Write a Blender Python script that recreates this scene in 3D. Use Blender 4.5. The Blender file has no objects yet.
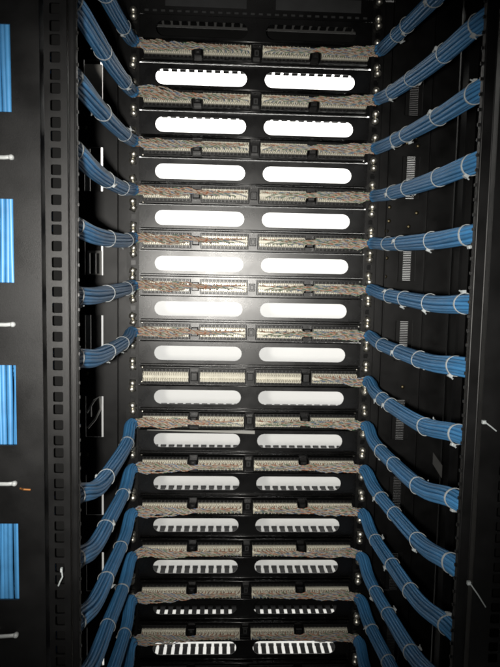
import bpy, bmesh, math, random
from mathutils import Vector, Matrix
R = math.radians
rnd = random.Random(11)
scene = bpy.context.scene
COL = scene.collection

# ------------------------------------------------------------------ camera
F = 600.0
cam_d = bpy.data.cameras.new('camera'); cam = bpy.data.objects.new('camera', cam_d); COL.objects.link(cam)
cam_d.sensor_fit = 'VERTICAL'; cam_d.sensor_height = 36.0; cam_d.lens = F / 667.0 * 36.0
cam_d.clip_start = 0.02; cam_d.clip_end = 60
CP = Vector((-0.0544, -1.1983, -0.472)); YAW, PIT, ROL = 0.0442, 0.0907, 0.0199
fw = Vector((math.sin(YAW) * math.cos(PIT), math.cos(YAW) * math.cos(PIT), -math.sin(PIT)))
r0 = Vector((math.cos(YAW), -math.sin(YAW), 0)); u0 = r0.cross(fw)
rt = math.cos(ROL) * r0 + math.sin(ROL) * u0; up = -math.sin(ROL) * r0 + math.cos(ROL) * u0
cam.matrix_world = Matrix(((rt.x, up.x, -fw.x, CP.x), (rt.y, up.y, -fw.y, CP.y), (rt.z, up.z, -fw.z, CP.z), (0, 0, 0, 1)))
scene.camera = cam

# ------------------------------------------------------------------ light
world = bpy.data.worlds.new('World'); scene.world = world; world.use_nodes = True
bg = world.node_tree.nodes['Background']; bg.inputs[0].default_value = (0.75, 0.85, 1.0, 1); bg.inputs[1].default_value = 0.008
# torch of the phone that took the picture
ld = bpy.data.lights.new('torch', 'SPOT'); ld.energy = 72; ld.spot_size = R(74); ld.spot_blend = 1.0
ld.shadow_soft_size = 0.012; ld.color = (1.0, 0.965, 0.90)
lo = bpy.data.objects.new('torch', ld); COL.objects.link(lo)
lo.location = CP + Vector((-0.042, -0.005, -0.010))
lo.rotation_euler = Vector((0.035, 1.2, -0.08)).to_track_quat('-Z', 'Y').to_euler()
# ceiling light of the room on the other side of the rack
ad = bpy.data.lights.new('room_light', 'AREA'); ad.shape = 'RECTANGLE'; ad.size = 2.4; ad.size_y = 0.5; ad.energy = 90; ad.color = (1, 0.985, 0.96)
ao = bpy.data.objects.new('room_light', ad); COL.objects.link(ao)
ao.location = (0.1, 0.80, 0.80)
ao.rotation_euler = Vector((0, 0.45, -1)).to_track_quat('-Z', 'Y').to_euler()
scene.cycles.filter_width = 2.0
scene.view_settings.view_transform = 'Standard'; scene.view_settings.look = 'None'
scene.view_settings.exposure = 0.0; scene.view_settings.gamma = 1.0; scene.view_settings.use_curve_mapping = False

# ------------------------------------------------------------------ materials
def mat(name, col, rough=0.5, metal=0.0, bump=0.0, bscale=400, var=0.0, vscale=30, spec=0.5, trans=0.0, rvar=0.0, objvar=0.0, sss=0.0):
    m = bpy.data.materials.new(name); m.use_nodes = True
    nt = m.node_tree; b = nt.nodes['Principled BSDF']
    b.inputs['Base Color'].default_value = (*col, 1); b.inputs['Roughness'].default_value = rough
    b.inputs['Metallic'].default_value = metal; b.inputs['Specular IOR Level'].default_value = spec
    b.inputs['Transmission Weight'].default_value = trans
    if sss: b.inputs['Subsurface Weight'].default_value = sss; b.inputs['Subsurface Radius'].default_value = (.002, .002, .002)
    tc = nt.nodes.new('ShaderNodeTexCoord')
    if bump:
        n = nt.nodes.new('ShaderNodeTexNoise'); n.inputs['Scale'].default_value = bscale; n.inputs['Detail'].default_value = 3
        nt.links.new(tc.outputs['Object'], n.inputs['Vector'])
        bp = nt.nodes.new('ShaderNodeBump'); bp.inputs['Strength'].default_value = bump; bp.inputs['Distance'].default_value = 0.001
        nt.links.new(n.outputs['Fac'], bp.inputs['Height']); nt.links.new(bp.outputs['Normal'], b.inputs['Normal'])
    if var or objvar:
        n2 = nt.nodes.new('ShaderNodeTexNoise'); n2.inputs['Scale'].default_value = vscale; n2.inputs['Detail'].default_value = 4
        nt.links.new(tc.outputs['Object'], n2.inputs['Vector'])
        mr = nt.nodes.new('ShaderNodeMapRange'); mr.inputs[1].default_value = 0.3; mr.inputs[2].default_value = 0.7
        mr.inputs[3].default_value = 1 - var; mr.inputs[4].default_value = 1 + var
        nt.links.new(n2.outputs['Fac'], mr.inputs[0])
        oi = nt.nodes.new('ShaderNodeObjectInfo')
        m2 = nt.nodes.new('ShaderNodeMapRange'); m2.inputs[3].default_value = 1 - objvar; m2.inputs[4].default_value = 1 + objvar
        nt.links.new(oi.outputs['Random'], m2.inputs[0])
        mu = nt.nodes.new('ShaderNodeMath'); mu.operation = 'MULTIPLY'
        nt.links.new(mr.outputs[0], mu.inputs[0]); nt.links.new(m2.outputs[0], mu.inputs[1])
        vm = nt.nodes.new('ShaderNodeVectorMath'); vm.operation = 'SCALE'; vm.inputs[0].default_value = col
        nt.links.new(mu.outputs[0], vm.inputs['Scale']); nt.links.new(vm.outputs[0], b.inputs['Base Color'])
        if rvar:
            m3 = nt.nodes.new('ShaderNodeMapRange'); m3.inputs[1].default_value = 0.3; m3.inputs[2].default_value = 0.7
            m3.inputs[3].default_value = rough - rvar; m3.inputs[4].default_value = rough + rvar
            nt.links.new(n2.outputs['Fac'], m3.inputs[0]); nt.links.new(m3.outputs[0], b.inputs['Roughness'])
    return m
M = {}
M['coat'] = mat('black powder coat', (0.0020, 0.0020, 0.0021), 0.40, bump=0.18, bscale=2600, var=0.3, vscale=25, rvar=0.06, spec=0.30)
M['panel'] = mat('black panel paint', (0.0022, 0.0022, 0.0024), 0.285, bump=0.10, bscale=2200, var=0.3, vscale=20, rvar=0.05)
M['plastic'] = mat('black plastic', (0.004, 0.004, 0.004), 0.36, var=0.3, vscale=60, bump=0.1)
M['duct'] = mat('black duct plastic', (0.004, 0.004, 0.004), 0.65, var=0.2, spec=0.10)
M['hole_shade'] = mat('matt black hole shade', (0.003, 0.003, 0.003), 0.9, spec=0.08)  # shade inside the rail holes, put into the colour of the web
M['rim'] = mat('glossy black rim', (0.004, 0.004, 0.004), 0.25, var=0.3, vscale=40, rvar=0.1)
M['dimgrey'] = mat('dim grey paint', (0.022, 0.023, 0.024), 0.6, var=0.2)
M['cream'] = mat('cream block plastic', (0.60, 0.575, 0.48), 0.42, var=0.10, vscale=90, objvar=0.08)
M['contact'] = mat('contact metal', (0.75, 0.70, 0.6), 0.25, 1.0)
M['nut'] = mat('zinc plated steel', (0.90, 0.87, 0.78), 0.42, 1.0, var=0.15, vscale=200, bump=0.2, bscale=300, objvar=0.2)
M['screwdark'] = mat('screw recess', (0.04, 0.04, 0.035), 0.4, 0.8)
M['blue'] = mat('blue cable jacket', (0.040, 0.166, 0.345), 0.46, var=0.12, vscale=60, objvar=0.22)
M['tie'] = mat('white nylon', (0.32, 0.345, 0.35), 0.4, sss=0.2, var=0.05)
M['tie_dull'] = mat('dulled white nylon', (0.24, 0.25, 0.25), 0.5, sss=0.2, var=0.12)
M['tag'] = mat('dim tag', (0.04, 0.04, 0.039), 0.5, var=0.15)
M['grey'] = mat('dull grey steel', (0.20, 0.20, 0.19), 0.45, var=0.15)
M['greylight'] = mat('pale grey plastic', (0.42, 0.41, 0.38), 0.5, var=0.1)
M['brass'] = mat('dull brass', (0.12, 0.10, 0.06), 0.45, 1.0, var=0.2)
M['copper'] = mat('copper', (0.8, 0.35, 0.12), 0.3, 1.0)
M['w_white'] = mat('white wire insulation', (0.39, 0.355, 0.29), 0.5, var=0.15)
M['w_orange'] = mat('orange wire insulation', (0.36, 0.135, 0.065), 0.45)
M['w_green'] = mat('green wire insulation', (0.08, 0.16, 0.085), 0.45)
M['w_blue'] = mat('blue wire insulation', (0.10, 0.15, 0.24), 0.45)
M['w_brown'] = mat('brown wire insulation', (0.17, 0.085, 0.05), 0.45)
M['wall'] = mat('white wall paint', (0.80, 0.80, 0.78), 0.8, bump=0.1, bscale=120, var=0.03, vscale=3)
M['floor'] = mat('pale floor', (0.62, 0.62, 0.60), 0.5, var=0.08, vscale=6)
M['seam_light'] = mat('grey painted seam light', (0.30, 0.30, 0.28), 0.7, var=0.06)  # pale tone standing for light in the seam

# ------------------------------------------------------------------ mesh helpers
class MB:
    def __init__(s): s.v = []; s.f = []; s.mi = []
    def box(s, x0, x1, y0, y1, z0, z1, mi=0):
        n = len(s.v)
        s.v += [(x0, y0, z0), (x1, y0, z0), (x1, y1, z0), (x0, y1, z0), (x0, y0, z1), (x1, y0, z1), (x1, y1, z1), (x0, y1, z1)]
        s.f += [(n, n+3, n+2, n+1), (n+4, n+5, n+6, n+7), (n, n+1, n+5, n+4), (n+1, n+2, n+6, n+5), (n+2, n+3, n+7, n+6), (n+3, n, n+4, n+7)]
        s.mi += [mi] * 6
    def bevel_box(s, x0, x1, y0, y1, z0, z1, c, mi=0):
        """box whose camera-side (low y) edges are chamfered"""
        n = len(s.v)
        s.v += [(x0, y1, z0), (x1, y1, z0), (x1, y1, z1), (x0, y1, z1),
                (x0, y0 + c, z0), (x1, y0 + c, z0), (x1, y0 + c, z1), (x0, y0 + c, z1),
                (x0 + c, y0, z0 + c), (x1 - c, y0, z0 + c), (x1 - c, y0, z1 - c), (x0 + c, y0, z1 - c)]
        s.f += [(n+3, n+2, n+1, n), (n+8, n+9, n+10, n+11)]
        for i in range(4):
            j = (i + 1) % 4
            s.f += [(n+i, n+j, n+4+j, n+4+i), (n+4+i, n+4+j, n+8+j, n+8+i)]
        s.mi += [mi] * 10
    def tube(s, pts, rad, sides=6, mi=0, cap=True, rads=None, sx=1.0):
        n0 = len(s.v); N = len(pts); pts = [Vector(p) for p in pts]
        t = (pts[1] - pts[0]).normalized()
        ref = Vector((0, 0, 1)) if abs(t.z) < 0.8 else Vector((1, 0, 0))
        a = t.cross(ref).normalized()
        for i in range(N):
            t = (pts[min(i+1, N-1)] - pts[max(i-1, 0)])
            if t.length < 1e-9: t = Vector((0, 1, 0))
            t.normalize()
            a = (a - t * a.dot(t)).normalized(); b = t.cross(a)
            r = rads[i] if rads else rad
            for k in range(sides):
                an = 2 * math.pi * k / sides
                s.v.append(tuple(pts[i] + a * (r * math.cos(an) * sx) + b * (r * math.sin(an))))
        for i in range(N - 1):
            for k in range(sides):
                k2 = (k + 1) % sides
                s.f.append((n0+i*sides+k, n0+i*sides+k2, n0+(i+1)*sides+k2, n0+(i+1)*sides+k)); s.mi.append(mi)
        if cap:
            s.f.append(tuple(n0 + k for k in reversed(range(sides)))); s.mi.append(mi)
            s.f.append(tuple(n0 + (N-1)*sides + k for k in range(sides))); s.mi.append(mi)
    def lathe(s, prof, origin, sides=8, mi=0, rot=0.0):
        """profile of (radius, distance) turned about -y (towards the camera)"""
        n0 = len(s.v); ox, oy, oz = origin
        for r, d in prof:
            for k in range(sides):
                an = 2 * math.pi * k / sides + rot
                s.v.append((ox + r * math.cos(an), oy - d, oz + r * math.sin(an)))
        for i in range(len(prof) - 1):
            for k in range(sides):
                k2 = (k + 1) % sides
                s.f.append((n0+i*sides+k, n0+i*sides+k2, n0+(i+1)*sides+k2, n0+(i+1)*sides+k)); s.mi.append(mi)
        s.f.append(tuple(n0 + (len(prof)-1)*sides + k for k in range(sides))); s.mi.append(mi)
    def mesh(s, name, mats, smooth=False):
        me = bpy.data.meshes.new(name); me.from_pydata(s.v, [], s.f)
        for m in mats: me.materials.append(M[m])
        if len(mats) > 1: me.polygons.foreach_set('material_index', s.mi)
        if smooth: me.polygons.foreach_set('use_smooth', [True] * len(me.polygons))
        bm = bmesh.new(); bm.from_mesh(me); bmesh.ops.recalc_face_normals(bm, faces=bm.faces); bm.to_mesh(me); bm.free()
        me.update(); return me

def holed_plate(name, loops, y0, y1, mats):
    """flat plate in the xz plane between y0 (camera side) and y1: first loop is the outline, the others are openings"""
    bm = bmesh.new(); es = []
    for lp in loops:
        vs = [bm.verts.new((x, y0, z)) for x, z in lp]
        es += [bm.edges.new((vs[i], vs[(i + 1) % len(vs)])) for i in range(len(vs))]
    bmesh.ops.triangle_fill(bm, use_beauty=True, use_dissolve=False, edges=es)
    ret = bmesh.ops.extrude_face_region(bm, geom=list(bm.faces))
    bmesh.ops.translate(bm, vec=(0, y1 - y0, 0), verts=[g for g in ret['geom'] if isinstance(g, bmesh.types.BMVert)])
    bmesh.ops.recalc_face_normals(bm, faces=bm.faces)
    me = bpy.data.meshes.new(name); bm.to_mesh(me); bm.free()
    for m in mats: me.materials.append(M[m])
    return me
def holed_column(name, x0, x1, hx, zs, hh, rc, n, zlo, zhi, y0, y1, mats):
    """long rail with one column of square holes, filled cell by cell"""
    zs = sorted(zs); cuts = [zlo] + [(a + b) / 2 for a, b in zip(zs, zs[1:])] + [zhi]
    bm = bmesh.new()
    for z, a, b in zip(zs, cuts, cuts[1:]):
        es = []
        for lp in (rect(x0, x1, a, b), rrect(hx - hh, hx + hh, z - hh, z + hh, rc, n)):
            vs = [bm.verts.new((x, y0, zz)) for x, zz in lp]
            es += [bm.edges.new((vs[i], vs[(i + 1) % len(vs)])) for i in range(len(vs))]
        bmesh.ops.triangle_fill(bm, use_beauty=True, use_dissolve=False, edges=es)
    bmesh.ops.remove_doubles(bm, verts=list(bm.verts), dist=1e-6)
    ret = bmesh.ops.extrude_face_region(bm, geom=list(bm.faces))
    bmesh.ops.translate(bm, vec=(0, y1 - y0, 0), verts=[g for g in ret['geom'] if isinstance(g, bmesh.types.BMVert)])
    bmesh.ops.recalc_face_normals(bm, faces=bm.faces)
    me = bpy.data.meshes.new(name); bm.to_mesh(me); bm.free()
    for m in mats: me.materials.append(M[m])
    return me
def rect(x0, x1, z0, z1): return [(x0, z0), (x1, z0), (x1, z1), (x0, z1)]
def rrect(x0, x1, z0, z1, r, n=3):
    p = []
    for cx, cz, a0 in ((x1-r, z1-r, 0), (x0+r, z1-r, 90), (x0+r, z0+r, 180), (x1-r, z0+r, 270)):
        for i in range(n + 1):
            a = R(a0 + 90 * i / n); p.append((cx + r * math.cos(a), cz + r * math.sin(a)))
    return p
def obj(name, me, parent=None, loc=(0, 0, 0), rot=(0, 0, 0)):
    o = bpy.data.objects.new(name, me); COL.objects.link(o); o.location = loc; o.rotation_euler = rot
    if parent: o.parent = parent
    return o
def thing(name, label, cat, loc=(0, 0, 0), group=None, me=None):
    o = obj(name, me, None, loc); o['label'] = label; o['category'] = cat
    if group: o['group'] = group
    return o

# ------------------------------------------------------------------ setting
ZF = -1.97
mb = MB(); mb.box(-3.2, 3.2, 1.40, 1.50, ZF, 1.6); w = obj('wall', mb.mesh('wall', ['wall'])); w['kind'] = 'structure'
mb = MB(); mb.box(-3.2, 3.2, -3.0, 1.40, ZF - 0.1, ZF); w = obj('floor', mb.mesh('floor', ['floor'])); w['kind'] = 'structure'

# ------------------------------------------------------------------ rack frame
U = 0.04445; P2 = 2 * U
ZT, ZB = 0.074, ZF + 0.03
rack = thing('equipment_rack', 'black steel equipment rack with square-holed rails, seen from its open rear', 'rack', (0, 0, ZF))
def rk(name, me, loc=(0, 0, 0)): return obj(name, me, rack, (loc[0], loc[1], loc[2] - ZF))
def eia_holes(zlo, zhi, off):
    zs = []; z = off
    while z > zlo - U: z -= U
    while z < zhi:
        for d in (0.00635, 0.022225, 0.0381):
            if zlo + 0.01 < z + d < zhi - 0.01: zs.append(z + d)
        z += U
    return zs
# front mounting rails (the panels are screwed to these)
fh = eia_holes(ZB, ZT, -U / 2)
for s in (-1, 1):
    lo_, hi_ = sorted((s * 0.2225, s * 0.2465))
    me = holed_column('mounting_rail', lo_, hi_, s * 0.2335, fh, 0.0047, 0.001, 1, ZB, ZT, -0.006, -0.0042, ['coat'])
    rk('mounting_rail', me)
    mb = MB(); mb.box(min(s*0.2465, s*0.2445), max(s*0.2465, s*0.2445), -0.0042, 0.045, ZB, ZT)
    mb.box(min(s*0.2468, s*0.275), max(s*0.2468, s*0.275), 0.020, 0.022, ZB, ZT)  # backing sheet added to stop room light leaking beside the rail
    rk('flange_and_backing', mb.mesh('flange_and_backing', ['coat']))
# front vertical cable managers with openings
fc = [(-0.105 - 0.162 * i - 0.0415, -0.105 - 0.162 * i + 0.0415) for i in range(-1, 11)]
for s in (-1, 1):
    a, b = sorted((s * 0.2635, s * 0.398)); c0, c1 = sorted((s * 0.2925, s * 0.3275))
    me = holed_plate('manager_panel', [rect(a, b, ZB, ZT)] + [rect(c0, c1, z0, z1) for z0, z1 in fc if z1 < ZT and z0 > ZB], -0.004, -0.002, ['coat'])
    rk('manager_panel', me)
    mb = MB()
    for e in (0.2635, 0.345):
        a, b = sorted((s * e, s * (e + 0.002))); mb.box(a, b, -0.012, -0.0045, ZB, ZT)
    rk('manager_lip', mb.mesh('manager_lip', ['coat']))
    mb = MB(); a, b = sorted((s * (0.3125 if s < 0 else 0.349), s * 0.40)); mb.box(a, b, 0.075, 0.078, ZB, ZT)
    rk('manager_back', mb.mesh('manager_back', ['coat']))
# ribbed strips standing behind the openings on the smooth-rail side
mb = MB(); z = ZB
mb.box(0.2925, 0.3120, 0.03, 0.033, ZB, ZT); mb.box(0.3290, 0.3500, 0.03, 0.033, ZB, ZT)
while z < ZT - 0.006:
    mb.box(0.3122, 0.3288, 0.0302, 0.0328, z, z + 0.0029); z += 0.0036
o = rk('rib_strip', mb.mesh('rib_strip', ['plastic'])); o['kind'] = 'stuff'
# brackets glimpsed through the openings on the holed-rail side
for zc, kind in ((-0.105, 2), (-0.44, 0), (-0.755, 1), (-0.272, 3), (-0.58, 3)):
    mb = MB(); y = 0.03
    if kind == 2:
        mb.box(-0.335, -0.3, y, y + 0.003, zc - 0.045, zc + 0.045, 0)
    elif kind == 3:
        mb.box(-0.3345, -0.3245, y, y + 0.003, zc - 0.05, zc + 0.05, 0)
    elif kind == 0:
        for x in (-0.328, -0.316, -0.3045): mb.box(x - .0022, x + .0022, y, y + .004, zc - .03, zc + .018)
        for z in (-0.03, 0.016): mb.box(-0.330, -0.3025, y - .0005, y + .0045, zc + z - .0025, zc + z + .0025)
    else:
        mb.tube([(-0.333, y, zc + .002), (-0.318, y, zc + .028), (-0.307, y, zc + .036), (-0.305, y, zc + .01), (-0.316, y, zc - .012), (-0.331, y, zc - .03)], 0.0022, 5)
        mb.tube([(-0.325, y, zc - .006), (-0.325, y, zc + .016)], 0.002, 5)
    rk('bracket', mb.mesh('bracket', ['greylight' if kind == 2 else 'grey']))
# small screws on the managers
screw_me = (lambda m: (m.lathe([(0.0042, 0), (0.0042, 0.0015), (0.0030, 0.003), (0.0010, 0.0034)], (0, 0, 0), 8), m.mesh('screw', ['brass'], True))[1])(MB())
for x, z in ((-0.325, -0.025), (-0.325, -0.19), (-0.325, -0.665), (-0.325, -0.83), (0.27, -0.325), (0.27, -0.352), (0.268, -0.425), (0.267, -0.462), (0.267, -0.51), (0.266, -0.372), (0.268, -0.187), (0.31, -0.362), (0.312, -0.685), (0.30, -0.20), (0.318, -0.19), (0.322, -0.205), (0.335, -0.75), (0.33, -0.745), (0.325, -0.335)):
    rk('screw', screw_me, (x, -0.0041 if abs(x) > 0.2635 else 0.02, z))
# pale tag fixed to the manager on the smooth-rail side
mb = MB(); n = 0
mb.v += [(0.378, -0.016, -0.818), (0.398, -0.016, -0.845), (0.398, -0.016, -0.872), (0.378, -0.016, -0.842)]
mb.v += [(x, -0.013, z) for x, _, z in mb.v[:4]]
mb.f += [(0, 1, 2, 3), (7, 6, 5, 4), (0, 4, 5, 1), (1, 5, 6, 2), (2, 6, 7, 3), (3, 7, 4, 0)]; mb.mi += [0] * 6
rk('tag', mb.mesh('tag', ['tag']))
# side panels, roof and corner posts
for s in (-1, 1):
    mb = MB(); a, b = sorted((s * 0.400, s * 0.403)); mb.box(a, b, -0.60, 0.075, ZB, ZT)
    rk('side_panel', mb.mesh('side_panel', ['coat']))
    for y in (-0.50, -0.36, -0.22, -0.10):
        mb = MB(); a, b = sorted((s * 0.380, s * 0.3995)); mb.bevel_box(a, b, y, y + 0.03, ZB, ZT, 0.004)
        rk('side_post', mb.mesh('side_post', ['coat']))
mb = MB(); mb.box(-0.403, 0.403, -0.60, 0.075, ZT + 0.001, ZT + 0.003); rk('roof', mb.mesh('roof', ['coat']))

# rear frame, nearest the camera: holed rail, lip and vertical manager panel with openings
YR = -0.60
rh = eia_holes(ZB, ZT, -0.2438)
for s in (-1, 1):
    hx = s * 0.2185
    lo_, hi_ = sorted((s * 0.2075, s * 0.2290))
    if s > 0: lo_, hi_, hx = 0.2135, 0.2525, 0.2400
    me = holed_column('rear_rail', lo_, hi_, hx, rh, 0.0050, 0.0013, 2, ZB, ZT, YR, YR + 0.002, ['coat'])
    mb = MB(); a, b = sorted((lo_, hi_)); mb.box(a + .001, b + (.012 if s > 0 else 0) - (0 if s > 0 else .001), YR + 0.0205, YR + 0.0225, ZB, ZT)
    rk('rail_web', mb.mesh('rail_web', ['hole_shade']))
    rk('rear_rail', me)
    mb = MB(); x1 = s * (0.2075 if s < 0 else 0.2135); a, b = sorted((x1, x1 + s * 0.002)); mb.box(a, b, YR + 0.0022, YR + 0.020, ZB, ZT)   # groove wall
    x0, x1 = (-0.2068, -0.2000) if s < 0 else (0.1985, 0.2105)
    mb.bevel_box(x0, x1, YR + 0.004, YR + 0.0075, ZB, ZT, 0.0014)
    for e in (x0 + .0008, x1 - .0008): mb.tube([(e, YR + 0.0042, ZB), (e, YR + 0.0042, (ZB + ZT) / 2), (e, YR + 0.0042, ZT)], 0.0009, 8)
    # back flange, with a row of small notches along its edge
    a, b = (-0.2020, -0.2000) if s < 0 else (0.1985, 0.2005)
    mb.box(a, b, YR + 0.0078, YR + 0.012, ZB, ZT)
    rk('rail_lip', mb.mesh('rail_lip', ['coat']))
    mb = MB(); z = ZB + 0.01
    while z < ZT:
        a, b = (-0.2000, -0.1990) if s < 0 else (0.1968, 0.1985)
        mb.box(a, b, YR + 0.009, YR + 0.011, z, z + 0.003); z += U / 3
    o = rk('notch_row', mb.mesh('notch_row', ['plastic'])); o['kind'] = 'stuff'
    a, b = sorted((s * 0.232, s * 0.345)) if s < 0 else (0.255, 0.345)
    c0, c1 = sorted((s * 0.2585, s * 0.325)) if s < 0 else (0.275, 0.325)
    nc = [(-0.2790 - 0.1612 * i - 0.0402, -0.2790 - 0.1612 * i + 0.0402) for i in range(-2, 10)]
    me = holed_plate('manager_panel', [rect(a, b, ZB, ZT)] + [rect(c0, c1, z0, z1) for z0, z1 in nc if z1 < ZT and z0 > ZB], YR - 0.004, YR - 0.002, ['coat'])
    rk('manager_panel', me)
    mb = MB(); e = s * (0.232 if s < 0 else 0.255); a, b = sorted((e, e + s * 0.0016)); mb.box(a, b, YR - 0.0019, YR + 0.03, ZB, ZT)
    rk('manager_lip', mb.mesh('manager_lip', ['coat']))
mb = MB()
for s in (-1, 1): mb.box(min(s*.24, s*.40), max(s*.24, s*.40), -0.545, -0.543, ZB, ZT)
# feet so that the frame stands on the floor
mb = MB()
for x in (-0.37, 0.37):
    for y in (-0.55, 0.03): mb.box(x - .025, x + .025, y - .025, y + .025, ZF, ZB - 0.0005)
mb.box(-0.40, 0.40, -0.595, 0.07, ZB - 0.012, ZB - 0.001)
rk('base', mb.mesh('base', ['coat']))

# ------------------------------------------------------------------ shared panel meshes
ORD = ['zeroth', 'first', 'second', 'third', 'fourth', 'fifth', 'sixth', 'seventh', 'eighth', 'ninth', 'tenth', 'eleventh', 'twelfth', 'thirteenth', 'fourteenth', 'fifteenth']
BX = (-0.167, -0.0557, 0.0557, 0.167)      # block centres
def nut_mesh(seed):
    r = random.Random(seed); m = MB()
    m.bevel_box(-0.0050, 0.0050, -0.0022, 0, -0.0052, 0.0052, 0.0009, 1)
    m.lathe([(0.0054, 0.0021), (0.0057, 0.0046), (0.0050, 0.0068), (0.0034, 0.0084), (0.0015, 0.0092), (0.0003, 0.0094)], (0, 0, 0), 10, 0, r.random())
    m.lathe([(0.0012, 0.0090), (0.0011, 0.0096)], (0.0012 * r.choice((-1, 1)), 0, 0.001), 5, 1)
    return m.mesh('cage_nut', ['nut', 'screwdark'], True)
nuts = [nut_mesh(i) for i in range(3)]
def add_nuts(root, drop=()):
    for s in (-1, 1):
        for q, dz in enumerate((-0.0159, 0.0159)):
            if (s, q) in drop: continue
            o = obj('cage_nut', rnd.choice(nuts), root, (s * 0.2335 + rnd.uniform(-.0008, .0008), -0.0062, dz + rnd.uniform(-.0006, .0006)))
            o.scale = (1.18, 1.25, 1.18); o.rotation_euler = (rnd.uniform(-.18, .18), rnd.uniform(-.5, .5), rnd.uniform(-.22, .22))
def block_mesh():
    m = MB(); W = 0.0445
    m.box(-W, W, -0.0255, -0.0190, -0.0094, 0.0094, 0)
    m.box(-W, W, -0.0275, -0.0256, -0.0012, 0.0012, 0)
    for row in (-1, 1):
        for k in range(25):
            x = -W + 0.0012 + k * (2 * W - 0.0024) / 24
            h = 0.0325 if k % 2 == 0 else 0.0305
            z0, z1 = (0.0020, 0.0092) if row > 0 else (-0.0092, -0.0020)
            n = len(m.v); wd = 0.0011
            zm0, zm1 = z0 + 0.0012, z1 - 0.0012
            m.v += [(x-wd, -0.0256, z0), (x+wd, -0.0256, z0), (x+wd, -0.0256, z1), (x-wd, -0.0256, z1),
                    (x-wd*.55, -h, zm0), (x+wd*.55, -h, zm0), (x+wd*.55, -h, zm1), (x-wd*.55, -h, zm1)]
            m.f += [(n+4, n+5, n+6, n+7), (n, n+1, n+5, n+4), (n+1, n+2, n+6, n+5), (n+2, n+3, n+7, n+6), (n+3, n, n+4, n+7)]; m.mi += [0] * 5
        for k in range(24):
            x = -W + 0.0012 + (k + .5) * (2 * W - 0.0024) / 24; z = row * 0.0056
            m.box(x - .0003, x + .0003, -0.0292, -0.0256, z - .0016, z + .0016, 1)
    return m.mesh('punch_down_block', ['cream', 'contact'])
block_me = block_mesh()
def housing_mesh():
    m = MB(); W = 0.0465
    m.bevel_box(-W, W, -0.0186, -0.0026, -0.0150, 0.0150, 0.0012)
    for row in (-1, 1):                       # moulded jack ribs above and below the block
        for k in range(12):
            x = -0.0445 + (k + .5) * 0.089 / 12
            z0, z1 = sorted((row * 0.0104, row * 0.0136))
            m.bevel_box(x - .0022, x + .0022, -0.0222, -0.0187, z0, z1, 0.0008)
    m.box(-W, W, -0.0208, -0.0187, 0.0142, 0.0150); m.box(-W, W, -0.0208, -0.0187, -0.0150, -0.0142)
    return m.mesh('jack_housing', ['plastic'])
housing_me = housing_mesh()
def rail_bar_mesh():
    m = MB()
    for z in (-0.0192, 0.0192): m.tube([(-0.2185, -0.0158, z), (0.0, -0.0158, z), (0.2185, -0.0158, z)], 0.0010, 8)
    m.box(-0.2185, 0.2185, -0.0148, -0.0026, 0.0186, 0.0198); m.box(-0.2185, 0.2185, -0.0148, -0.0026, -0.0198, -0.0186)
    return m.mesh('edge_fold', ['rim'], True)
fold_me = rail_bar_mesh()
def bridge_mesh():
    m = MB(); m.bevel_box(-0.0068, 0.0068, -0.0222, -0.0026, -0.0085, 0.0085, 0.0015)
    m.box(-0.0022, 0.0022, -0.026, -0.0223, -0.004, 0.004); return m.mesh('bridge', ['plastic'])
bridge_me = bridge_mesh()
def clip_mesh():
    m = MB(); m.bevel_box(-0.0062, 0.0062, -0.0150, -0.0026, -0.0075, 0.0075, 0.001)
    for x in (-.0028, .0028): m.box(x - .0006, x + .0006, -0.0160, -0.0151, -0.004, 0.004, 1)
    for z in (-.0042, .0042): m.box(-.0034, .0034, -0.0161, -0.0151, z - .0006, z + .0006, 1)
    return m.mesh('label_clip', ['plastic', 'dimgrey'])
clip_me = clip_mesh()

gap_end_dot_me = (lambda m: (m.lathe([(0.0024, 0), (0.0024, 0.0008), (0.0016, 0.0018), (0.0004, 0.0022)], (0, 0, 0), 8), m.mesh('gap_end_dot', ['nut'], True))[1])(MB())  # bright domes standing for light at the ends of the seam gaps
# gap (left, right) under each patch panel through which the lit room shows, in metres
GAP = {1: (.0012, .0026), 2: (.0016, .0026), 3: (.0020, .0026), 4: (.0006, .0022), 5: (0, .0018), 6: (0, .0006), 7: (0, .0016), 8: (0, .0004), 10: (0, 0.0010), 11: (0, .0016)}
def plate_with_gap(gl, gr):
    m = MB(); y0, y1 = -0.0025, -0.0010; zt, zb = 0.0220, -0.0168
    n = len(m.v); pts = [(-0.2405, zb + gl * 0), (0.2405, zb)]
    xs = (-0.2405, -0.219, 0.219, 0.2405)
    zz = (-0.0196, -0.0196 + gl, -0.0196 + gr, -0.0196)
    for y in (y0, y1):
        for x, z in zip(xs, zz): m.v += [(x, y, z), (x, y, zt)]
    for i in range(3):
        a = n + 2*i; m.f += [(a, a+2, a+3, a+1), (a+8, a+9, a+11, a+10), (a, a+8, a+10, a+2), (a+1, a+3, a+11, a+9)]
    m.f += [(n, n+1, n+9, n+8), (n+6, n+14, n+15, n+7)]; m.mi += [0] * len(m.f)
    return m.mesh('face_plate', ['panel'])
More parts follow.
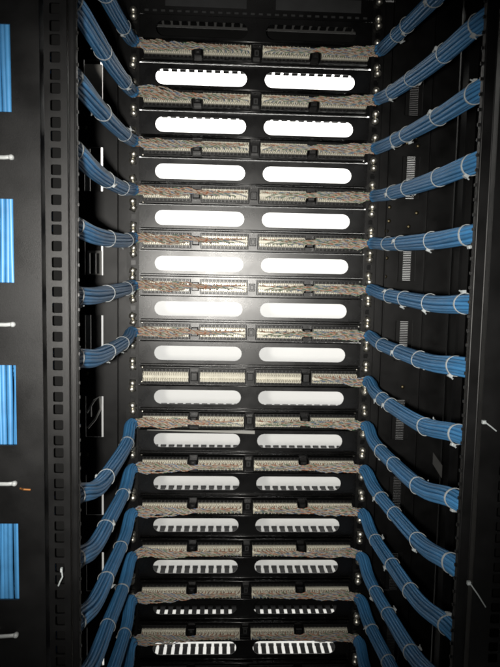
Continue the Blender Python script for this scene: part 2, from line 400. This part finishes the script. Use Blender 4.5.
for k in range(1, 16):
    zc = -(k - 0.5) * P2
    extra = {8: ', its holed-rail side blocks bare of wires', 15: ', lowest in the rack'}.get(k, '')
    root = thing('patch_panel', f'{ORD[k]} black patch panel down from the blanking panel{extra}', 'patch panel', (0, 0, zc), 'patch panels in the rack')
    gl, gr = GAP.get(k, (0, 0))
    obj('face_plate', plate_with_gap(gl, gr), root)
    obj('edge_fold', fold_me, root)
    for i, x in enumerate(BX):
        h = obj('jack_housing', housing_me, root, (x, 0, 0))
        obj('punch_down_block', block_me, root, (x + rnd.uniform(-.0006, .0006), 0, rnd.uniform(-.0003, .0003)), (0, rnd.uniform(-.004, .004), 0))
    for x in (-0.11135, 0.11135): obj('bridge', bridge_me, root, (x, 0, 0))
    for s_ in (-1, 1):
        for z in (-0.0150, 0.0150):
            if rnd.random() < 0.8: obj('gap_end_dot', gap_end_dot_me, root, (s_ * (0.2165 + rnd.uniform(-.0015, .001)), -0.0026, z + rnd.uniform(-.0015, .0015)))
    obj('label_clip', clip_me, root, (0.0, 0, 0))
    add_nuts(root)

# horizontal cable managers
def slot(x0, x1, hh, n=8):
    p = []
    for cx, a0 in ((x1 - hh, -90), (x0 + hh, 90)):
        for i in range(n + 1):
            a = R(a0 + 180 * i / n); p.append((cx + hh * math.cos(a), hh * math.sin(a)))
    return p
SH = 0.0143
man_me = holed_plate('slotted_plate', [rect(-0.2405, 0.2405, -0.0222, 0.0244), slot(-0.1922, -0.0174, SH), slot(0.0174, 0.1922, SH)], -0.0030, -0.0014, ['panel'])
def finger_mesh(zlo, zhi, L, ph):
    m = MB(); x = -0.212 + ph
    while x < 0.212:
        m.box(x - .0050, x + .0050, 0.0060, L, zlo, zhi)
        m.box(x - .0058, x + .0058, L - 0.004, L + 0.003, zlo - .0004, zhi + .0004); x += 0.0170
    m.box(-0.2195, 0.2195, -0.0012, 0.0058, zlo, zhi)
    return m.mesh('finger_row', ['duct'])
fing_up = finger_mesh(0.0218, 0.0238, 0.032, 0.002)
fing_lo = finger_mesh(-0.0262, -0.0240, 0.047, 0.002)
def fold2():
    m = MB()
    m.tube([(-0.2185, -0.0084, -0.0212), (0, -0.0084, -0.0212), (0.2185, -0.0084, -0.0212)], 0.0009, 8)
    m.box(-0.2185, 0.2185, -0.0077, -0.0032, -0.0222, -0.0210)
    return m.mesh('edge_fold', ['rim'], True)
fold2_me = fold2()
for k in range(0, 15):
    zc = -k * P2
    lab = f'black panel with two long oval slots under the {ORD[k]} patch panel' if k else 'dark panel with two oval slots just under the blanking panel, nothing bright behind'
    root = thing('cable_manager', lab, 'cable manager', (0, 0, zc), 'slotted cable manager panels')
    obj('slotted_plate', man_me, root); obj('edge_fold', fold2_me, root)
    for me in (fing_up, fing_lo):
        o = obj('finger_row', me, root, (rnd.uniform(-.002, .002), 0, 0)); o['kind'] = 'stuff'
    if k == 13:
        m = MB(); m.bevel_box(-0.22, 0.22, 0.0615, 0.064, -0.0415, 0.024, 0.0008); obj('dark_cover', m.mesh('dark_cover', ['duct']), root)
    if k == 0:
        m = MB(); m.bevel_box(-0.22, 0.22, 0.0615, 0.064, -0.03, 0.0275, 0.0008); obj('dark_cover', m.mesh('dark_cover', ['duct']), root)  # dark sheet added behind the slots to shut out the lit wall
        m = MB(); m.bevel_box(-0.22, 0.22, 0.0615, 0.064, 0.0280, 0.070, 0.0008); obj('lit_gap_sheet', m.mesh('lit_gap_sheet', ['tag']), root)  # grey sheet added so the gaps between fingers read as lit
    add_nuts(root)

# blanking panel at the very top with a row of notches and two dull grey strips
root = thing('blanking_panel', 'black blanking panel at the top with notch row and grey strips', 'panel', (0, 0, U))
nt_ = []; x = -0.21
while x < 0.21: nt_.append(rect(x - .004, x + .004, -0.0145, -0.0100)); x += 0.0155
obj('face_plate', holed_plate('face_plate', [rect(-0.2405, 0.2405, -0.0195, 0.0222)] + nt_, -0.0030, -0.0014, ['panel']), root)
m = MB(); m.box(-0.2195, 0.2195, 0.002, 0.004, -0.0185, -0.006); obj('notch_backing', m.mesh('notch_backing', ['dimgrey']), root)
for x0, x1 in ((-0.175, -0.02), (0.035, 0.20)):
    m = MB(); m.bevel_box(x0, x1, -0.0045, -0.0031, -0.004, 0.020, 0.0006); obj('grey_strip', m.mesh('grey_strip', ['dimgrey']), root)
add_nuts(root)
root = thing('blanking_panel', 'tall plain black blanking panel closing the rack below the last patch panel', 'panel', (0, 0, ZB + 0.02))
zt_ = -14.5 * P2 - 0.0205 - (ZB + 0.02)
m = MB(); m.bevel_box(-0.2405, 0.2405, -0.0030, -0.0014, 0, zt_, 0.0004); obj('face_plate', m.mesh('face_plate', ['panel']), root)
for s in (-1, 1):
    for z in (0.03, zt_ * .5, zt_ - 0.02): obj('cage_nut', nuts[0], root, (s * 0.2335, -0.0062, z))
# pale wedge imitating light leaking through the seam above the ninth slots
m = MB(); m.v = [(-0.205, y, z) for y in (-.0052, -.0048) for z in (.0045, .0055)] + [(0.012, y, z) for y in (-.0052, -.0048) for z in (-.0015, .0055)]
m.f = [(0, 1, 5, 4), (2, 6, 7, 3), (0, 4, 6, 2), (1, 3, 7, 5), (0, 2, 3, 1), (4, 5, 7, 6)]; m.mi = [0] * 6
thing('seam_light_strip', 'pale strip imitating light in the seam under the ninth patch panel', 'seam_light', (0, -0.0006, -8.5 * P2 - 0.0280), None, m.mesh('seam_light_strip', ['seam_light']))

# ------------------------------------------------------------------ cable bundles
def spline(pts, n):
    pts = [Vector(p) for p in pts]; P = [2*pts[0]-pts[1]] + pts + [2*pts[-1]-pts[-2]]
    out = []; segs = len(pts) - 1
    for i in range(n + 1):
        t = i / n * segs; j = min(int(t), segs - 1); u = t - j
        a, b, c, d = P[j], P[j+1], P[j+2], P[j+3]
        out.append(0.5 * ((2*b) + (c-a)*u + (2*a-5*b+4*c-d)*u*u + (3*b-a-3*c+d)*u**3))
    return out
def frames(pts):
    fr = []; a = None
    for i in range(len(pts)):
        t = (pts[min(i+1, len(pts)-1)] - pts[max(i-1, 0)]).normalized()
        if a is None: a = t.cross(Vector((0, 0, 1))).normalized()
        a = (a - t * a.dot(t)).normalized(); fr.append((t, a, t.cross(a)))
    return fr
def tie_mesh(rad, seed, flip=1):
    r = random.Random(seed); m = MB(); N = 20; n0 = 0; w = 0.0013; th = 0.0007
    for i in range(N):
        a = 2 * math.pi * i / N; rr = rad * (1 + 0.03 * math.sin(3 * a + seed))
        for dw, dr in ((-w, 0), (w, 0), (w, th), (-w, th)):
            m.v.append(((rr+dr) * math.cos(a), (rr+dr) * math.sin(a), dw))
    for i in range(N):
        j = (i + 1) % N
        for k in range(4):
            k2 = (k + 1) % 4; m.f.append((i*4+k, i*4+k2, j*4+k2, j*4+k)); m.mi.append(0)
    h = rad + 0.001
    m.bevel_box(h - .0008, h + .0028, -0.0026, 0.0026, -0.0024, 0.0024, 0.0006)
    m.tube([(h + .0015, 0.002, 0), (h + .0022, 0.004 + .001 * r.random(), 0.0), (h + .0026, 0.0055, 0.0005)], 0.0009, 4)
    return m.mesh('cable_tie', ['tie'])
ties = [tie_mesh(0.0119, i) for i in range(4)]
# twisted pairs fanned over the blocks: a few layouts shared by all bundles
COLS = ('orange', 'green', 'blue', 'brown')
def pair_meshes(side, seed, style):
    r = random.Random(seed); mbs = {c: MB() for c in COLS}
    W = 0.0445
    for cab in range(12):
        inner = cab >= 6
        bc = side * (0.167 if not inner else 0.0557)
        oy = r.uniform(-0.046, -0.036); ozb = r.uniform(-0.0062, 0.0062)
        if style == 1: ozb += 0.001
        for c in COLS:
            if inner and style == 2 and r.random() < 0.35: continue
            if inner and style == 3 and r.random() < 0.93: continue
            row = 1 if c in ('orange', 'brown') else -1
            pos = (cab % 6) + (0.25 if c in ('orange', 'green') else 0.7) + r.uniform(-.1, .1)
            tx = bc + side * (W - pos / 6 * 2 * W)
            tz = row * 0.0056
            sx = side * (0.2275 + r.uniform(-.003, .005))
            sy = -0.050 + r.uniform(-.007, .007); sz = r.uniform(-.009, .009)
            lane_z = ozb * (0.95 if not inner else 0.55) + r.uniform(-.002, .002); lane_y = oy + r.uniform(-.003, .003) if not inner else -0.0375 + r.uniform(-.004, .002)
            cps = [(sx, sy, sz)]
            L = abs(tx - sx); nk = max(2, int(L / 0.024))
            for j in range(1, nk):
                u = j / nk; x = sx + (tx - sx) * u
                lz = lane_z + 0.0042 * math.sin(x * 170 * side + cab * 1.3 + seed) + r.uniform(-.0018, .0018)
                ly = lane_y + 0.0028 * math.cos(x * 170 * side + cab * 1.3 + seed) + r.uniform(-.0015, .0015)
                if style == 1 and not inner: lz += 0.0025 * math.sin(math.pi * u)
                if abs(abs(x) - 0.11135) < 0.014: lz *= 0.45; ly -= 0.002
                if inner and abs(x) < 0.10: lz *= 0.6
                cps.append((x, ly, lz))
            cps.append((tx + side * 0.002, -0.0355, tz * 0.7)); cps.append((tx, -0.0290, tz * 1.05))
            n = max(8, int((L + 0.012) / 0.0042)); pts = spline(cps, n); fr = frames(pts); ph = r.uniform(0, 6.28)
            for st in (0, 1):
                path = []
                dist = 0
                for i, p in enumerate(pts):
                    if i: dist += (pts[i] - pts[i-1]).length
                    a = ph + dist * 2 * math.pi / 0.0150 + st * math.pi
                    path.append(p + (fr[i][1] * math.cos(a) + fr[i][2] * math.sin(a)) * 0.00088)
                mbs[c].tube(path, 0.00074, 4, st, cap=False)
    return {c: mbs[c].mesh(c + '_pairs', ['w_' + c, 'w_white'], True) for c in COLS}
PAIRS = {(s, v): pair_meshes(s, 40 + v * 7 + (s > 0), v) for s in (-1, 1) for v in (0, 1, 2, 3)}

LEFT_Z = [-0.099, -0.176, -0.256, -0.334, -0.417, -0.495, -0.567, None, -0.728, -0.806, -0.884, -0.966, -1.046, -1.129]
RIGHT_Z = [-0.105, -0.184, -0.259, -0.338, -0.417, -0.496, -0.570, -0.651, -0.730, -0.810, -0.890, -0.971, -1.054, -1.139]
SLOTS = [(0.0046 * math.cos(i * math.pi / 3), 0.0046 * math.sin(i * math.pi / 3)) for i in range(6)] + [(0.0090 * math.cos((i + .5) * math.pi / 6), 0.0090 * math.sin((i + .5) * math.pi / 6)) for i in range(12)]
STYLE = [2, 0, 1, 0, 2, 2, 2, 2, 3, 2, 0, 0, 1, 0, 0]
def bundle(side, k, zn):
    zp = -(k - 0.5) * P2
    hr = zn - zp
    rr = random.Random(k * 17 + side)
    X = side * 0.228
    jx = rr.uniform(-.003, .003)
    sag = rr.uniform(0.004, 0.010) + ((0.019 if side < 0 else 0.012) * min(1, max(0, (k - 6) / 3)))
    E_ = Vector((side * 0.2250, -0.0490, zp))
    cps = [E_, Vector((side * 0.2300, -0.066, zp - 0.0005)), Vector((X + jx, -0.13, zp + hr * .12 - sag * .75)), Vector((X + jx * 1.4, -0.27, zp + hr * .40 - sag)),
           Vector((X - side * .004 + jx, -0.41, zp + hr * .75 - sag * .8)), Vector((side * 0.224, -0.505, zn)), Vector((side * 0.236, -0.553, zn + .002)), Vector((side * 0.262, -0.557, zn - .002)), Vector((side * 0.300, -0.554, zn - .012))]
    cen = spline(cps, 44); fr = frames(cen)
    where = 'square-holed rail' if side < 0 else 'smooth rail'
    root = thing('cable_bundle', f'blue cable bundle from the {where} to the {ORD[k]} patch panel', 'cables', cen[0], 'blue cable bundles feeding the panels')
    tw0 = rr.uniform(0, 6.28); tw = rr.uniform(-1.6, 1.6)
    for ci, (a, b) in enumerate(SLOTS):
        p1, p2 = rr.uniform(0, 6.28), rr.uniform(0, 6.28)
        path = []
        i0 = rr.choice((0, 0, 0, 1))
        for i in range(i0, len(cen)):
            u = i / (len(cen) - 1); an = tw0 + tw * u
            f_ = 0.82 if i == 0 else (0.92 if i == 1 else 1.0)
            q = a * math.cos(an) - b * math.sin(an) + 0.0007 * math.sin(9 * u + p1); w_ = a * math.sin(an) + b * math.cos(an) + 0.0007 * math.sin(8 * u + p2)
            t, A, B = fr[i]
            path.append(cen[i] - cen[0] + (A * q + B * w_) * f_)
        m = MB(); m.tube(path, 0.00245, 8)
        obj('cable', m.mesh('cable', ['blue'], True), root)
    # ties at roughly even distances along the run
    for y in ((-0.508, -0.31, -0.15) if side < 0 else (-0.508, -0.385, -0.25, -0.165)):
        y += rr.uniform(-.02, .02) if y > -0.5 else rr.uniform(-.004, .004)
        i = min(range(5, len(cen) - 6), key=lambda q: abs(cen[q].y - y))
        t, A, B = fr[i]; roll = rr.choice((1.2, 2.4, 3.6, -0.4, 0.3)) + rr.uniform(-.4, .4)
        if y < -0.5: roll = rr.choice((math.pi * .5, -math.pi * .5)) + rr.uniform(-.5, .5)
        mat3 = Matrix((A, B, t)).transposed().to_4x4() @ Matrix.Rotation(roll, 4, 'Z') @ Matrix.Rotation(rr.uniform(-.15, .15), 4, 'X')
        o = obj('cable_tie', ties[rr.randrange(4)], root); o.matrix_local = Matrix.Translation(cen[i] - cen[0]) @ mat3
    st = STYLE[k] if k != 2 or side < 0 else 0
    for c in COLS:
        o = obj(c + '_pairs', PAIRS[(side, st)][c], root, Vector((0, 0, zp)) - cen[0]); o['kind'] = 'stuff'
for k in range(1, 15):
    if LEFT_Z[k-1] is not None: bundle(-1, k, LEFT_Z[k-1])
    bundle(1, k, RIGHT_Z[k-1])

# vertical cables behind the openings of the near manager on the holed-rail side
for sd in (-1, 1):
    root = thing('upright_cable_bundle', 'upright blue data cables in the manager openings beside the ' + ('square-holed rail' if sd < 0 else 'smooth rail'), 'cables', (sd * 0.29, -0.576, ZB))
    rr = random.Random(5 + sd)
    for i in range(20):
        x = 0.0335 - i * 0.0053 if i < 13 else 0.030 - (i - 13) * 0.0095
        y0 = -0.006 if i < 13 else 0.002
        pts = []; p1 = rr.uniform(0, 6.28)
        for j in range(44):
            z = j / 43 * (ZT - ZB - 0.02)
            pts.append((-sd * (x + 0.0013 * math.sin(z * 9 + p1) + .0007 * math.sin(z * 23 + i)), y0 + 0.0016 * math.sin(z * 7 + p1 * 2), z))
        m = MB(); m.tube(pts, 0.00265, 8); obj('cable', m.mesh('cable', ['blue'], True), root)

# loose white ties on the near frame
GT = 'white ties across the black side manager'
for q, z in enumerate((-0.3620, -0.5210, -0.6800, -0.8390)):
    m = MB(); y = -0.0032
    pts = [(-0.070, 0.004, 0.001 - .004 * (q == 3)), (-0.050, -0.001, 0.0005 - .003 * (q == 3)), (-0.02, y, -.001 * (q == 3)), (-0.004, y, 0), (0.0015, y, 0.0006), (0.0035, y + .002, 0.0006)]
    m.tube([Vector(p) for p in pts], 0.0021, 6, 0, sx=0.6)
    m.lathe([(0.0022, -0.003), (0.0027, -0.001), (0.0027, 0.0006), (0.0019, 0.0020), (0.0006, 0.0025)], (0.0022, y, 0.0004), 10)
    lab = ('white nylon tie across the black side manager, between the two topmost cable openings in view' if q == 0 else
           'white nylon tie across the side manager, below the second cable opening in view' if q == 1 else
           'white nylon tie across the side manager, with a copper tip beside it' if q == 2 else 'bent white nylon tie across the side manager, below the fourth cable opening in view')
    t_ = thing('cable_tie', lab, 'cable tie', (-0.2605 - 0.001 * q, YR - 0.0045, z), GT)
    obj('strap', m.mesh('strap', ['tie_dull'], True), t_)
m = MB(); m.tube([(0, 0, 0), (0.004, -0.001, -0.0006), (0.0105, -0.0005, -0.0012)], 0.0011, 5)
thing('copper_wire', 'short copper wire end poking beside a white tie on the side manager', 'wire', (-0.2555, YR - 0.0052, -0.6855), None, m.mesh('copper_wire', ['copper']))
m = MB(); m.tube([(0, 0, 0.004), (0.0015, -0.002, -.004), (-0.001, -0.0025, -.009), (-0.003, -0.001, -.014)], 0.0007, 5)
m.box(-0.0006, 0.0014, -0.0022, 0.0008, 0.001, 0.005)
thing('cable_tie', 'tiny white tie stub caught in a hole of the rear rail', 'cable tie', (-0.2165, YR - 0.001, -0.775), None, m.mesh('tie_stub', ['tie']))
for q, (x, z, d, l) in enumerate(((0.2150, -0.614, (0.013, -0.009), 'short white tie tail sticking from the smooth-side rail'), (0.2085, -0.787, (0.019, -0.026), 'shiny tie head with long slanted tail on the smooth-side rail'))):
    m = MB(); m.bevel_box(-0.0018, 0.0018, -0.004, 0.0, -0.0018, 0.0018, 0.0008)
    m.tube([(0.001, -0.003, 0), (d[0] * .5, -0.004, d[1] * .45), (d[0], -0.003, d[1])], 0.00065, 5)
    thing('cable_tie', l, 'cable tie', (x, YR - 0.0004, z), None, m.mesh('tie_tail', ['tie']))
